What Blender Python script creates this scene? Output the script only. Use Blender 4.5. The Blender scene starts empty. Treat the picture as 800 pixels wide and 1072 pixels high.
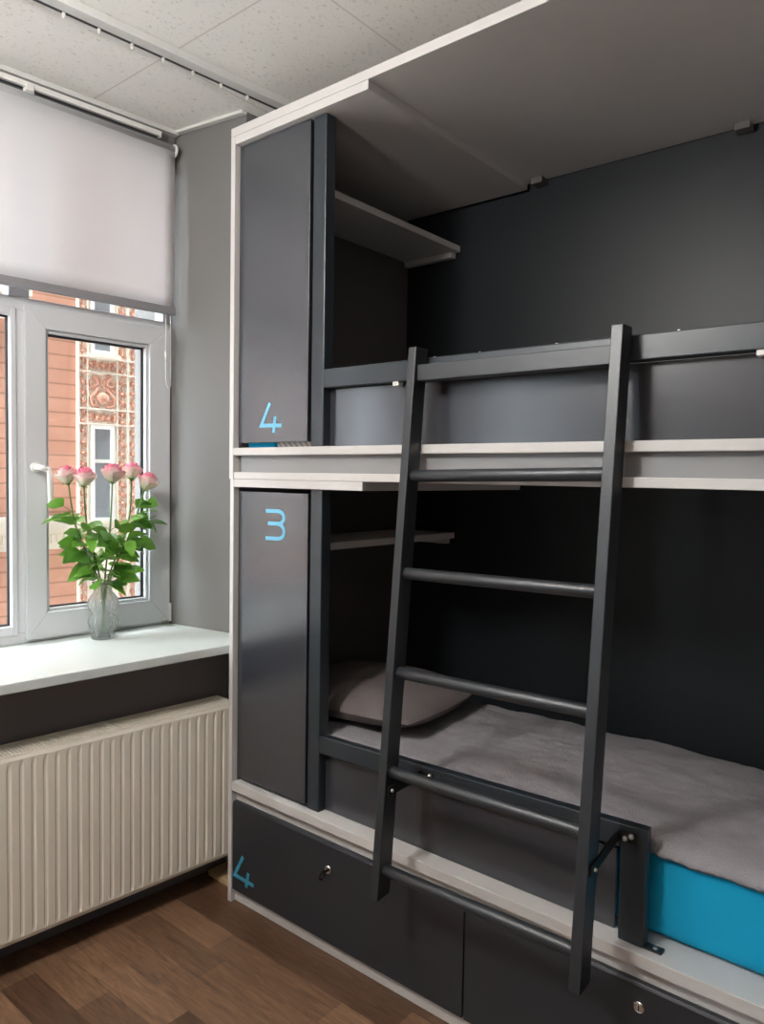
import bpy, bmesh, math, random
from mathutils import Vector, Matrix, noise
random.seed(7)
SC = bpy.context.scene
COL = SC.collection
PI = math.pi

# ------------------------------------------------------------------ materials
def nodes(name):
    m = bpy.data.materials.new(name); m.use_nodes = True
    nt = m.node_tree
    return m, nt, nt.nodes['Principled BSDF'], nt.nodes, nt.links

def mat(name, col, rough=.5, spec=.5, metal=0., coat=0., bump=0., bscale=60., var=0., vscale=8., ior=None, detail=4):
    m, nt, p, N, L = nodes(name)
    p.inputs['Base Color'].default_value = (*col, 1)
    p.inputs['Roughness'].default_value = rough
    p.inputs['Specular IOR Level'].default_value = spec
    p.inputs['Metallic'].default_value = metal
    p.inputs['Coat Weight'].default_value = coat
    if ior: p.inputs['IOR'].default_value = ior
    tc = N.new('ShaderNodeTexCoord')
    if bump:
        n = N.new('ShaderNodeTexNoise'); n.inputs['Scale'].default_value = bscale; n.inputs['Detail'].default_value = detail
        b = N.new('ShaderNodeBump'); b.inputs['Strength'].default_value = bump; b.inputs['Distance'].default_value = .004
        L.new(tc.outputs['Object'], n.inputs['Vector']); L.new(n.outputs['Fac'], b.inputs['Height']); L.new(b.outputs['Normal'], p.inputs['Normal'])
    if var:
        n = N.new('ShaderNodeTexNoise'); n.inputs['Scale'].default_value = vscale; n.inputs['Detail'].default_value = 5
        r = N.new('ShaderNodeMix'); r.data_type = 'RGBA'
        r.inputs[6].default_value = (*[c * (1 - var) for c in col], 1); r.inputs[7].default_value = (*[min(1, c * (1 + var)) for c in col], 1)
        L.new(tc.outputs['Object'], n.inputs['Vector']); L.new(n.outputs['Fac'], r.inputs[0]); L.new(r.outputs[2], p.inputs['Base Color'])
    return m

M = {}
M['white_lam'] = mat('light_grey_laminate', (.62, .60, .585), .45, .4, bump=.05, bscale=250, var=.04, vscale=20)
M['anth'] = mat('anthracite_semi_gloss_panel', (.034, .037, .047), .24, .5, ior=1.95, bump=.04, bscale=14, detail=2)
M['anth_panel'] = mat('anthracite_guard_panel', (.036, .038, .046), .26, .5, ior=1.70, bump=.04, bscale=14, detail=2)
M['anth_drawer'] = mat('anthracite_drawer_front', (.028, .030, .036), .38, .45, bump=.03, bscale=200)
M['frame'] = mat('dark_painted_metal', (.019, .027, .035), .36, .5, ior=1.6, bump=.06, bscale=320)
M['ladder'] = mat('charcoal_painted_wood', (.019, .023, .028), .42, .5, ior=1.65, bump=.12, bscale=260)
M['backwall'] = mat('dark_anthracite_wall_paint', (.016, .019, .022), .42, .34, bump=.04, bscale=90)
M['inner'] = mat('dark_brown_grey', (.105, .095, .09), .5, .4)
M['strip'] = mat('mid_grey_board', (.26, .26, .265), .45, .45)
M['cleat'] = mat('dull_grey_cleat', (.13, .125, .12), .6, .3)
M['chrome'] = mat('chrome', (.8, .8, .78), .15, .5, metal=1)
M['zinc'] = mat('zinc_screw', (.75, .75, .74), .3, .5, metal=1)
M['black'] = mat('black_plastic', (.012, .012, .013), .4)
M['num'] = mat('sky_blue_paint', (.20, .55, .78), .5, .3)
M['num_dark'] = mat('teal_blue_paint', (.05, .30, .45), .5, .3)
M['pvc'] = mat('white_window_plastic', (.60, .61, .63), .32, .5)
M['gasket'] = mat('dark_rubber_gasket', (.03, .03, .032), .6)
M['sill'] = mat('white_sill_plastic', (.70, .74, .725), .28, .5)
M['grey_wall'] = mat('grey_wall_paint', (.185, .182, .178), .8, .25, bump=.06, bscale=120)
M['dark_wall'] = mat('dark_grey_wall_paint', (.20, .185, .195), .8, .25, bump=.06, bscale=120)
M['room_wall'] = mat('light_wall_paint', (.80, .79, .77), .85, .2, bump=.05, bscale=120)
M['rad'] = mat('cream_radiator_enamel', (.88, .82, .72), .38, .5)
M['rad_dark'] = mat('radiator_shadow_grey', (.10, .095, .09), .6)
M['white_plastic'] = mat('white_plastic', (.78, .77, .74), .35, .5)
M['alu'] = mat('grey_aluminium', (.32, .31, .33), .4, .5, metal=.4)
M['trim'] = mat('white_ceiling_trim', (.66, .66, .64), .5, .4)
M['sheet'] = mat('turquoise_cotton_sheet', (.010, .39, .66), .85, .2, bump=.15, bscale=500, var=.06, vscale=9)
M['duvet'] = mat('grey_fleece_blanket', (.33, .315, .335), .95, .1, bump=.9, bscale=240, var=.18, vscale=14, detail=8)
M['pillow'] = mat('grey_brown_fleece_pillow', (.17, .145, .145), .95, .1, bump=.8, bscale=240, var=.15, vscale=12, detail=8)
M['plywood'] = mat('pale_plywood', (.62, .44, .25), .6, .3, var=.12, vscale=30)
M['stem'] = mat('rose_stem_green', (.10, .20, .05), .5)
M['concrete'] = mat('pale_bounce_paving', (.50, .49, .47), .9, .2, bump=.3, bscale=30)  # unseen ground kept pale so daylight bounces up to the ceiling

def leaf_mat():
    m, nt, p, N, L = nodes('rose_leaf')
    tc = N.new('ShaderNodeTexCoord'); n = N.new('ShaderNodeTexNoise'); n.inputs['Scale'].default_value = 22
    r = N.new('ShaderNodeValToRGB')
    r.color_ramp.elements[0].position = .25; r.color_ramp.elements[0].color = (.016, .065, .014, 1)
    r.color_ramp.elements[1].position = .8; r.color_ramp.elements[1].color = (.16, .38, .05, 1)
    oi = N.new('ShaderNodeObjectInfo'); ma = N.new('ShaderNodeMath'); ma.operation = 'MULTIPLY_ADD'; ma.inputs[1].default_value = .55; mb_ = N.new('ShaderNodeMath'); mb_.operation = 'MULTIPLY'; mb_.inputs[1].default_value = .5
    L.new(tc.outputs['Object'], n.inputs['Vector']); L.new(n.outputs['Fac'], mb_.inputs[0]); L.new(oi.outputs['Random'], ma.inputs[0]); L.new(mb_.outputs[0], ma.inputs[2])
    L.new(ma.outputs[0], r.inputs[0]); L.new(r.outputs[0], p.inputs['Base Color'])
    p.inputs['Roughness'].default_value = .32
    t = N.new('ShaderNodeBsdfTranslucent'); t.inputs['Color'].default_value = (.22, .50, .06, 1)
    mx = N.new('ShaderNodeMixShader'); mx.inputs[0].default_value = .27
    L.new(p.outputs[0], mx.inputs[1]); L.new(t.outputs[0], mx.inputs[2]); L.new(mx.outputs[0], N['Material Output'].inputs['Surface'])
    return m
M['leaf'] = leaf_mat()

def petal_mat():
    m, nt, p, N, L = nodes('rose_petal')
    tc = N.new('ShaderNodeTexCoord'); s = N.new('ShaderNodeSeparateXYZ'); n = N.new('ShaderNodeTexNoise'); n.inputs['Scale'].default_value = 45
    a = N.new('ShaderNodeMath'); a.operation = 'MULTIPLY_ADD'; a.inputs[1].default_value = .75; 
    r = N.new('ShaderNodeValToRGB')
    r.color_ramp.elements[0].position = .50; r.color_ramp.elements[0].color = (.92, .86, .72, 1)
    r.color_ramp.elements[1].position = 1.0; r.color_ramp.elements[1].color = (.86, .26, .38, 1)
    e = r.color_ramp.elements.new(.82); e.color = (.90, .66, .65, 1)
    L.new(tc.outputs['Generated'], s.inputs[0]); L.new(tc.outputs['Object'], n.inputs['Vector'])
    L.new(n.outputs['Fac'], a.inputs[0]); L.new(s.outputs['Z'], a.inputs[2]); h = N.new('ShaderNodeMath'); h.operation = 'MULTIPLY'; h.inputs[1].default_value = .84; L.new(a.outputs[0], h.inputs[0]); L.new(h.outputs[0], r.inputs[0]); L.new(r.outputs[0], p.inputs['Base Color'])
    p.inputs['Roughness'].default_value = .6
    t = N.new('ShaderNodeBsdfTranslucent'); L.new(r.outputs[0], t.inputs['Color'])
    mx = N.new('ShaderNodeMixShader'); mx.inputs[0].default_value = .35
    L.new(p.outputs[0], mx.inputs[1]); L.new(t.outputs[0], mx.inputs[2]); L.new(mx.outputs[0], N['Material Output'].inputs['Surface'])
    return m
M['petal'] = petal_mat()

def glass_mat(name, tint, fac_white=0., gl=.08, rough=.02):
    m, nt, p, N, L = nodes(name); N.remove(p)
    tr = N.new('ShaderNodeBsdfTransparent'); tr.inputs[0].default_value = (*tint, 1)
    g = N.new('ShaderNodeBsdfGlossy'); g.inputs['Roughness'].default_value = rough
    lw = N.new('ShaderNodeLayerWeight'); lw.inputs['Blend'].default_value = .35
    mm = N.new('ShaderNodeMath'); mm.operation = 'MULTIPLY_ADD'; mm.inputs[1].default_value = .5 if fac_white else .25; mm.inputs[2].default_value = gl * .3
    L.new(lw.outputs['Fresnel'], mm.inputs[0])
    mx = N.new('ShaderNodeMixShader'); L.new(mm.outputs[0], mx.inputs[0]); L.new(tr.outputs[0], mx.inputs[1]); L.new(g.outputs[0], mx.inputs[2])
    out = mx
    if fac_white:
        d = N.new('ShaderNodeBsdfTranslucent'); d.inputs[0].default_value = (.85, .9, .86, 1)
        m2 = N.new('ShaderNodeMixShader'); m2.inputs[0].default_value = fac_white
        L.new(mx.outputs[0], m2.inputs[1]); L.new(d.outputs[0], m2.inputs[2]); out = m2
    L.new(out.outputs[0], N['Material Output'].inputs['Surface'])
    return m
M['glass'] = glass_mat('window_glass', (.97, .98, .97))
def vase_mat():
    m, nt, p, N, L = nodes('pressed_clear_glass')
    p.inputs['Transmission Weight'].default_value = 1; p.inputs['IOR'].default_value = 1.42; p.inputs['Roughness'].default_value = .03; p.inputs['Base Color'].default_value = (.97, .99, .98, 1)
    t = N.new('ShaderNodeBsdfTransparent'); mx = N.new('ShaderNodeMixShader'); mx.inputs[0].default_value = .25
    L.new(p.outputs[0], mx.inputs[1]); L.new(t.outputs[0], mx.inputs[2])
    d = N.new('ShaderNodeBsdfTranslucent'); d.inputs[0].default_value = (.95, .98, .96, 1); m2 = N.new('ShaderNodeMixShader'); m2.inputs[0].default_value = .14
    L.new(mx.outputs[0], m2.inputs[1]); L.new(d.outputs[0], m2.inputs[2]); L.new(m2.outputs[0], N['Material Output'].inputs['Surface'])
    return m
M['vase'] = vase_mat()

def blind_mat():
    m, nt, p, N, L = nodes('white_roller_blind_fabric')
    p.inputs['Base Color'].default_value = (.78, .78, .79, 1); p.inputs['Roughness'].default_value = .9; p.inputs['Specular IOR Level'].default_value = .1
    t = N.new('ShaderNodeBsdfTranslucent'); t.inputs['Color'].default_value = (.92, .92, .94, 1)
    mx = N.new('ShaderNodeMixShader'); mx.inputs[0].default_value = .56
    L.new(p.outputs[0], mx.inputs[1]); L.new(t.outputs[0], mx.inputs[2]); L.new(mx.outputs[0], N['Material Output'].inputs['Surface'])
    return m
M['blind'] = blind_mat()

def floor_mat():
    m, nt, p, N, L = nodes('brown_wood_laminate')
    tc = N.new('ShaderNodeTexCoord'); mp = N.new('ShaderNodeMapping'); mp.inputs['Location'].default_value = (.13, .011, 0)
    L.new(tc.outputs['Object'], mp.inputs['Vector'])
    b = N.new('ShaderNodeTexBrick'); b.inputs['Scale'].default_value = 1; b.inputs['Brick Width'].default_value = .46; b.inputs['Row Height'].default_value = .098
    b.inputs['Mortar Size'].default_value = .0009; b.inputs['Mortar Smooth'].default_value = .3; b.offset = .37; b.offset_frequency = 2; b.squash = .8; b.squash_frequency = 3
    b.inputs['Color1'].default_value = (.105, .056, .033, 1); b.inputs['Color2'].default_value = (.28, .165, .10, 1); b.inputs['Mortar'].default_value = (.10, .06, .04, 1)
    L.new(mp.outputs[0], b.inputs['Vector'])
    m2 = N.new('ShaderNodeMapping'); m2.inputs['Scale'].default_value = (1.6, 16, 1); L.new(tc.outputs['Object'], m2.inputs['Vector'])
    n = N.new('ShaderNodeTexNoise'); n.inputs['Scale'].default_value = 4; n.inputs['Detail'].default_value = 9; n.inputs['Roughness'].default_value = .65; n.inputs['Distortion'].default_value = 1.4
    L.new(m2.outputs[0], n.inputs['Vector'])
    r = N.new('ShaderNodeValToRGB'); r.color_ramp.elements[0].position = .3; r.color_ramp.elements[0].color = (.50, .46, .43, 1); r.color_ramp.elements[1].position = .72; r.color_ramp.elements[1].color = (1.15, 1.12, 1.1, 1)
    L.new(n.outputs['Fac'], r.inputs[0])
    x = N.new('ShaderNodeMix'); x.data_type = 'RGBA'; x.blend_type = 'MULTIPLY'; x.inputs[0].default_value = 1
    L.new(b.outputs['Color'], x.inputs[6]); L.new(r.outputs[0], x.inputs[7]); L.new(x.outputs[2], p.inputs['Base Color'])
    p.inputs['Roughness'].default_value = .34
    bp = N.new('ShaderNodeBump'); bp.inputs['Strength'].default_value = .12; bp.inputs['Distance'].default_value = .003
    L.new(n.outputs['Fac'], bp.inputs['Height']); L.new(bp.outputs[0], p.inputs['Normal'])
    return m
M['floor'] = floor_mat()

def ceiling_mat():
    m, nt, p, N, L = nodes('fissured_ceiling_tiles')
    tc = N.new('ShaderNodeTexCoord')
    mp = N.new('ShaderNodeMapping'); mp.inputs['Location'].default_value = (.072, .22, 0); L.new(tc.outputs['Object'], mp.inputs['Vector'])
    b = N.new('ShaderNodeTexBrick'); b.inputs['Scale'].default_value = 1; b.offset = 0; b.squash = 1
    b.inputs['Brick Width'].default_value = .6; b.inputs['Row Height'].default_value = .6; b.inputs['Mortar Size'].default_value = .0028; b.inputs['Mortar Smooth'].default_value = .2
    L.new(mp.outputs[0], b.inputs['Vector'])
    m2 = N.new('ShaderNodeMapping'); m2.inputs['Scale'].default_value = (1, .55, 1); m2.inputs['Rotation'].default_value = (0, 0, .5); L.new(tc.outputs['Object'], m2.inputs['Vector'])
    v = N.new('ShaderNodeTexNoise'); v.inputs['Scale'].default_value = 120; v.inputs['Detail'].default_value = 2; v.inputs['Distortion'].default_value = .8
    L.new(m2.outputs[0], v.inputs['Vector'])
    r = N.new('ShaderNodeValToRGB'); r.color_ramp.elements[0].position = .60; r.color_ramp.elements[0].color = (.93, .92, .88, 1); r.color_ramp.elements[1].position = .72; r.color_ramp.elements[1].color = (.70, .69, .64, 1)
    L.new(v.outputs['Fac'], r.inputs[0])
    x = N.new('ShaderNodeMix'); x.data_type = 'RGBA'; L.new(b.outputs['Fac'], x.inputs[0]); L.new(r.outputs[0], x.inputs[6]); x.inputs[7].default_value = (.74, .70, .64, 1)
    L.new(x.outputs[2], p.inputs['Base Color']); p.inputs['Roughness'].default_value = .9; p.inputs['Specular IOR Level'].default_value = .15
    bp = N.new('ShaderNodeBump'); bp.inputs['Strength'].default_value = .5; bp.inputs['Distance'].default_value = .004; bp.invert = True
    L.new(r.outputs[0], bp.inputs['Height']); 
    return m
M['ceiling'] = ceiling_mat()

def brick_mat(name, c1, c2, mortar, bw, rh, ms):
    m, nt, p, N, L = nodes(name)
    tc = N.new('ShaderNodeTexCoord'); s = N.new('ShaderNodeSeparateXYZ'); c = N.new('ShaderNodeCombineXYZ')
    L.new(tc.outputs['Object'], s.inputs[0]); L.new(s.outputs['Y'], c.inputs['X']); L.new(s.outputs['Z'], c.inputs['Y'])
    b = N.new('ShaderNodeTexBrick'); b.inputs['Scale'].default_value = 1; b.inputs['Brick Width'].default_value = bw; b.inputs['Row Height'].default_value = rh
    b.inputs['Mortar Size'].default_value = ms; b.inputs['Mortar Smooth'].default_value = .4; b.offset = .5
    b.inputs['Color1'].default_value = (*c1, 1); b.inputs['Color2'].default_value = (*c2, 1); b.inputs['Mortar'].default_value = (*mortar, 1)
    L.new(c.outputs[0], b.inputs['Vector'])
    n = N.new('ShaderNodeTexNoise'); n.inputs['Scale'].default_value = 3; n.inputs['Detail'].default_value = 6; L.new(tc.outputs['Object'], n.inputs['Vector'])
    r = N.new('ShaderNodeValToRGB'); r.color_ramp.elements[0].color = (.85, .85, .85, 1); r.color_ramp.elements[1].color = (1.1, 1.1, 1.1, 1); L.new(n.outputs['Fac'], r.inputs[0])
    x = N.new('ShaderNodeMix'); x.data_type = 'RGBA'; x.blend_type = 'MULTIPLY'; x.inputs[0].default_value = 1
    L.new(b.outputs['Color'], x.inputs[6]); L.new(r.outputs[0], x.inputs[7]); L.new(x.outputs[2], p.inputs['Base Color'])
    p.inputs['Roughness'].default_value = .9
    return m
M['rust'] = brick_mat('terracotta_coursed_render', (.70, .37, .265), (.74, .40, .29), (.48, .25, .17), 40, .209, .016)
M['dark_brick'] = mat('dark_low_bounce_brick', (.10, .085, .075), .9, .2)  # dark so the unseen street wall bounces little light on the facade
M['terra'] = mat('terracotta_relief', (.70, .38, .28), .85, .2, var=.15, vscale=20)
M['cream'] = mat('cream_stucco', (.90, .84, .74), .85, .2, var=.05, vscale=5)
M['win_grey'] = mat('street_window_glass', (.30, .33, .36), .15, .6)
M['win_white'] = mat('street_window_surround', (.85, .85, .82), .7)

def stripe_mat():
    m, nt, p, N, L = nodes('striped_cotton')
    tc = N.new('ShaderNodeTexCoord'); w = N.new('ShaderNodeTexWave'); w.inputs['Scale'].default_value = 26; w.bands_direction = 'DIAGONAL'
    L.new(tc.outputs['Object'], w.inputs['Vector'])
    r = N.new('ShaderNodeValToRGB'); r.color_ramp.elements[0].color = (.28, .27, .26, 1); r.color_ramp.elements[1].color = (.62, .6, .57, 1); L.new(w.outputs['Fac'], r.inputs[0])
    L.new(r.outputs[0], p.inputs['Base Color']); p.inputs['Roughness'].default_value = .9
    return m
M['stripe'] = stripe_mat()

# ------------------------------------------------------------------ mesh helpers
class MB:
    def __init__(s): s.v = []; s.f = []
    def add(s, vs, fs):
        o = len(s.v); s.v += [tuple(v) for v in vs]; s.f += [tuple(i + o for i in f) for f in fs]; return s
    def box(s, x0, x1, y0, y1, z0, z1):
        return s.add([(x0, y0, z0), (x1, y0, z0), (x1, y1, z0), (x0, y1, z0), (x0, y0, z1), (x1, y0, z1), (x1, y1, z1), (x0, y1, z1)],
                     [(3, 2, 1, 0), (4, 5, 6, 7), (0, 1, 5, 4), (1, 2, 6, 5), (2, 3, 7, 6), (3, 0, 4, 7)])
    def hexa(s, b, t):
        return s.add(list(b) + list(t), [(3, 2, 1, 0), (4, 5, 6, 7), (0, 1, 5, 4), (1, 2, 6, 5), (2, 3, 7, 6), (3, 0, 4, 7)])
    def prism(s, poly, axis, a, b):
        n = len(poly)
        def P(p, c): return {'x': (c, p[0], p[1]), 'y': (p[0], c, p[1]), 'z': (p[0], p[1], c)}[axis]
        vs = [P(p, a) for p in poly] + [P(p, b) for p in poly]
        return s.add(vs, [tuple(range(n)), tuple(range(2 * n - 1, n - 1, -1))] + [(i, i + n, (i + 1) % n + n, (i + 1) % n) for i in range(n)])
    def tube(s, pts, r, n=10, cap=True):
        pts = [Vector(p) for p in pts]; k = len(pts)
        rs = r if isinstance(r, (list, tuple)) else [r] * k
        up = None; base = len(s.v)
        for i, p in enumerate(pts):
            t = (pts[min(i + 1, k - 1)] - pts[max(i - 1, 0)]).normalized()
            if up is None:
                a = Vector((0, 0, 1)) if abs(t.z) < .9 else Vector((1, 0, 0)); u = t.cross(a).normalized()
            else:
                u = (up - t * up.dot(t)).normalized()
            up = u; w = t.cross(u)
            for j in range(n):
                an = 2 * PI * j / n; s.v.append(tuple(p + (u * math.cos(an) + w * math.sin(an)) * rs[i]))
        for i in range(k - 1):
            for j in range(n):
                a = base + i * n + j; b = base + i * n + (j + 1) % n
                s.f.append((a, b, b + n, a + n))
        if cap:
            s.f.append(tuple(base + j for j in range(n - 1, -1, -1))); s.f.append(tuple(base + (k - 1) * n + j for j in range(n)))
        return s
    def lathe(s, c, prof, n=32, axis='z', ribs=0, amp=0, cap=True):
        base = len(s.v)
        for r, h in prof:
            for j in range(n):
                a = 2 * PI * j / n; rr = r * (1 + amp * math.cos(ribs * a)) if ribs else r
                d = {'z': (rr * math.cos(a), rr * math.sin(a), h), 'y': (rr * math.cos(a), h, rr * math.sin(a)), 'x': (h, rr * math.cos(a), rr * math.sin(a))}[axis]
                s.v.append((c[0] + d[0], c[1] + d[1], c[2] + d[2]))
        for i in range(len(prof) - 1):
            for j in range(n):
                a = base + i * n + j; b = base + i * n + (j + 1) % n
                s.f.append((a, b, b + n, a + n))
        if cap:
            s.f.append(tuple(base + j for j in range(n))); s.f.append(tuple(base + (len(prof) - 1) * n + j for j in range(n)))
        return s
    def ribbon(s, pts, w, t0, t1, axis='y'):
        """flat stroke of width w in the x-z plane between depths t0 and t1"""
        pts = [Vector(p) for p in pts]; L = []; R = []
        for i, p in enumerate(pts):
            if 0 < i < len(pts) - 1:
                d0 = (p - pts[i - 1]).normalized(); d1 = (pts[i + 1] - p).normalized(); d = (d0 + d1).normalized()
                k = 1 / max(.5, d.dot(d0))
            else:
                d = (pts[1] - p if i == 0 else p - pts[i - 1]).normalized(); k = 1
            nrm = Vector((-d.y, d.x)) * w / 2 * k
            L.append(p + nrm); R.append(p - nrm)
        for i in range(len(pts) - 1):
            q = [L[i], L[i + 1], R[i + 1], R[i]]
            if axis == 'y': s.hexa([(a.x, t0, a.y) for a in q], [(a.x, t1, a.y) for a in q])
            else: s.hexa([(t0, a.x, a.y) for a in q], [(t1, a.x, a.y) for a in q])
        return s
    def build(s, name, m, parent=None, org=None, bevel=0., smooth=False, seg=2, rot=0.):
        if org is None: org = tuple(parent['_org']) if parent is not None and '_org' in parent.keys() else (0, 0, 0)
        me = bpy.data.meshes.new(name)
        me.from_pydata([(v[0] - org[0], v[1] - org[1], v[2] - org[2]) for v in s.v], [], s.f)
        bm = bmesh.new(); bm.from_mesh(me); bmesh.ops.recalc_face_normals(bm, faces=bm.faces); bm.to_mesh(me); bm.free()
        me.materials.append(M[m] if isinstance(m, str) else m)
        o = bpy.data.objects.new(name, me); COL.objects.link(o)
        o['_org'] = org
        if parent is not None: o.parent = parent
        else: o.location = org; o.rotation_euler.z = rot
        if bevel:
            b = o.modifiers.new('bevel', 'BEVEL'); b.width = bevel; b.segments = seg; b.limit_method = 'ANGLE'; b.angle_limit = .6
        if smooth:
            for p in me.polygons: p.use_smooth = True
        if parent is not None: o.matrix_parent_inverse = Matrix.Identity(4); 
        if parent is not None and parent.get('_sub'): pass
        return o

TH = math.atan(-.0903)      # the window wall is not quite square to the bunk
def w2(a, b, z):            # window-wall frame -> world
    c, s = math.cos(TH), math.sin(TH)
    return (c * a - s * b, s * a + c * b, z)

def thing(name, org, label, cat, group=None, wall=False, kind=None):
    o = bpy.data.objects.new(name, None); COL.objects.link(o); o.empty_display_size = .05
    o.location = w2(*org) if wall else org
    if wall: o.rotation_euler.z = TH
    o['_org'] = org
    if kind: o['kind'] = kind
    if label: o['label'] = label; o['category'] = cat
    if group: o['group'] = group
    return o
def tag(o, label, cat, group=None, kind=None):
    o['label'] = label; o['category'] = cat
    if group: o['group'] = group
    if kind: o['kind'] = kind
    return o
def struct(mb, name, m, wall=False, **k):
    o = mb.build(name, m, rot=TH if wall else 0, org=(0, 0, 0), **k); o['kind'] = 'structure'; return o
def box(*a): return MB().box(*a)

# ------------------------------------------------------------------ camera
yaw, pit, rol = [math.radians(a) for a in (39.4846, -2.7362, .9273)]
F = Vector((-math.sin(yaw) * math.cos(pit), math.cos(yaw) * math.cos(pit), math.sin(pit)))
rt = Vector((math.cos(yaw), math.sin(yaw), 0)); up = rt.cross(F)
Rv = rt * math.cos(rol) + up * math.sin(rol); Uv = -rt * math.sin(rol) + up * math.cos(rol)
cd = bpy.data.cameras.new('camera'); cam = bpy.data.objects.new('camera', cd); COL.objects.link(cam)
mw = Matrix(((Rv.x, Uv.x, -F.x, 1.95), (Rv.y, Uv.y, -F.y, -1.5819), (Rv.z, Uv.z, -F.z, 1.45), (0, 0, 0, 1)))
cam.matrix_world = mw; cd.sensor_fit = 'AUTO'; cd.sensor_width = 36; cd.lens = 777.73 * 36 / 1072; cd.clip_start = .05
SC.camera = cam

# ------------------------------------------------------------------ room shell
RX, RY, BY, CH = 4.4, -4.7, .925, 2.718
struct(box(-.9, RX, RY, BY + .1, -.1, 0), 'floor', 'floor')
struct(box(-.9, RX, RY, BY + .1, CH, CH + .1), 'ceiling', 'ceiling')
struct(box(-.3, RX, BY, BY + .15, 0, CH), 'wall_back', 'backwall')
struct(box(RX, RX + .15, RY, BY + .1, 0, CH), 'wall_right', 'grey_wall')
struct(box(-1.2, RX, RY - .15, RY, 0, CH), 'wall_front', 'room_wall')
# window wall (rotated frame): two window niches, piers between them
NL, N2R, N2L = -1.86, -2.22, -4.10
struct(MB().prism([(-.78, .055), (-.50, .062), (-.143, .147), (-.143, 1.15), (-.78, 1.15)], 'z', 0, CH), 'wall_window_corner', 'grey_wall', True)
struct(MB().prism([(-.78, N2R), (-.50, N2R), (-.143, N2R - .08 + .12), (-.143, NL - .12 + .08), (-.50, NL), (-.78, NL)], 'z', 0, CH), 'wall_window_pier', 'grey_wall', True)
struct(MB().prism([(-.78, -5.2), (-.143, -5.2), (-.143, N2L - .04), (-.50, N2L), (-.78, N2L)], 'z', 0, CH), 'wall_window_end', 'grey_wall', True)
struct(box(-.78, -.215, NL, .15, 0, .842), 'wall_under_window', 'dark_wall', True)
struct(box(-.78, -.215, N2L, N2R, 0, .842), 'wall_under_far_window', 'dark_wall', True)
struct(box(-.78, -.475, NL, .06, 2.60, CH), 'wall_window_lintel', 'grey_wall', True)
struct(box(-.78, -.475, N2L, N2R, 2.60, CH), 'wall_far_window_lintel', 'grey_wall', True)
# slim ceiling trims along window wall and reveal
struct(box(-.475, -.452, NL, .062, 2.702, CH), 'trim_1', 'trim', True, bevel=.001)
struct(MB().prism([(-.475, .064), (-.139, .146), (-.139, .126), (-.475, .044)], 'z', 2.708, CH), 'trim_2', 'trim', True)

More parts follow.
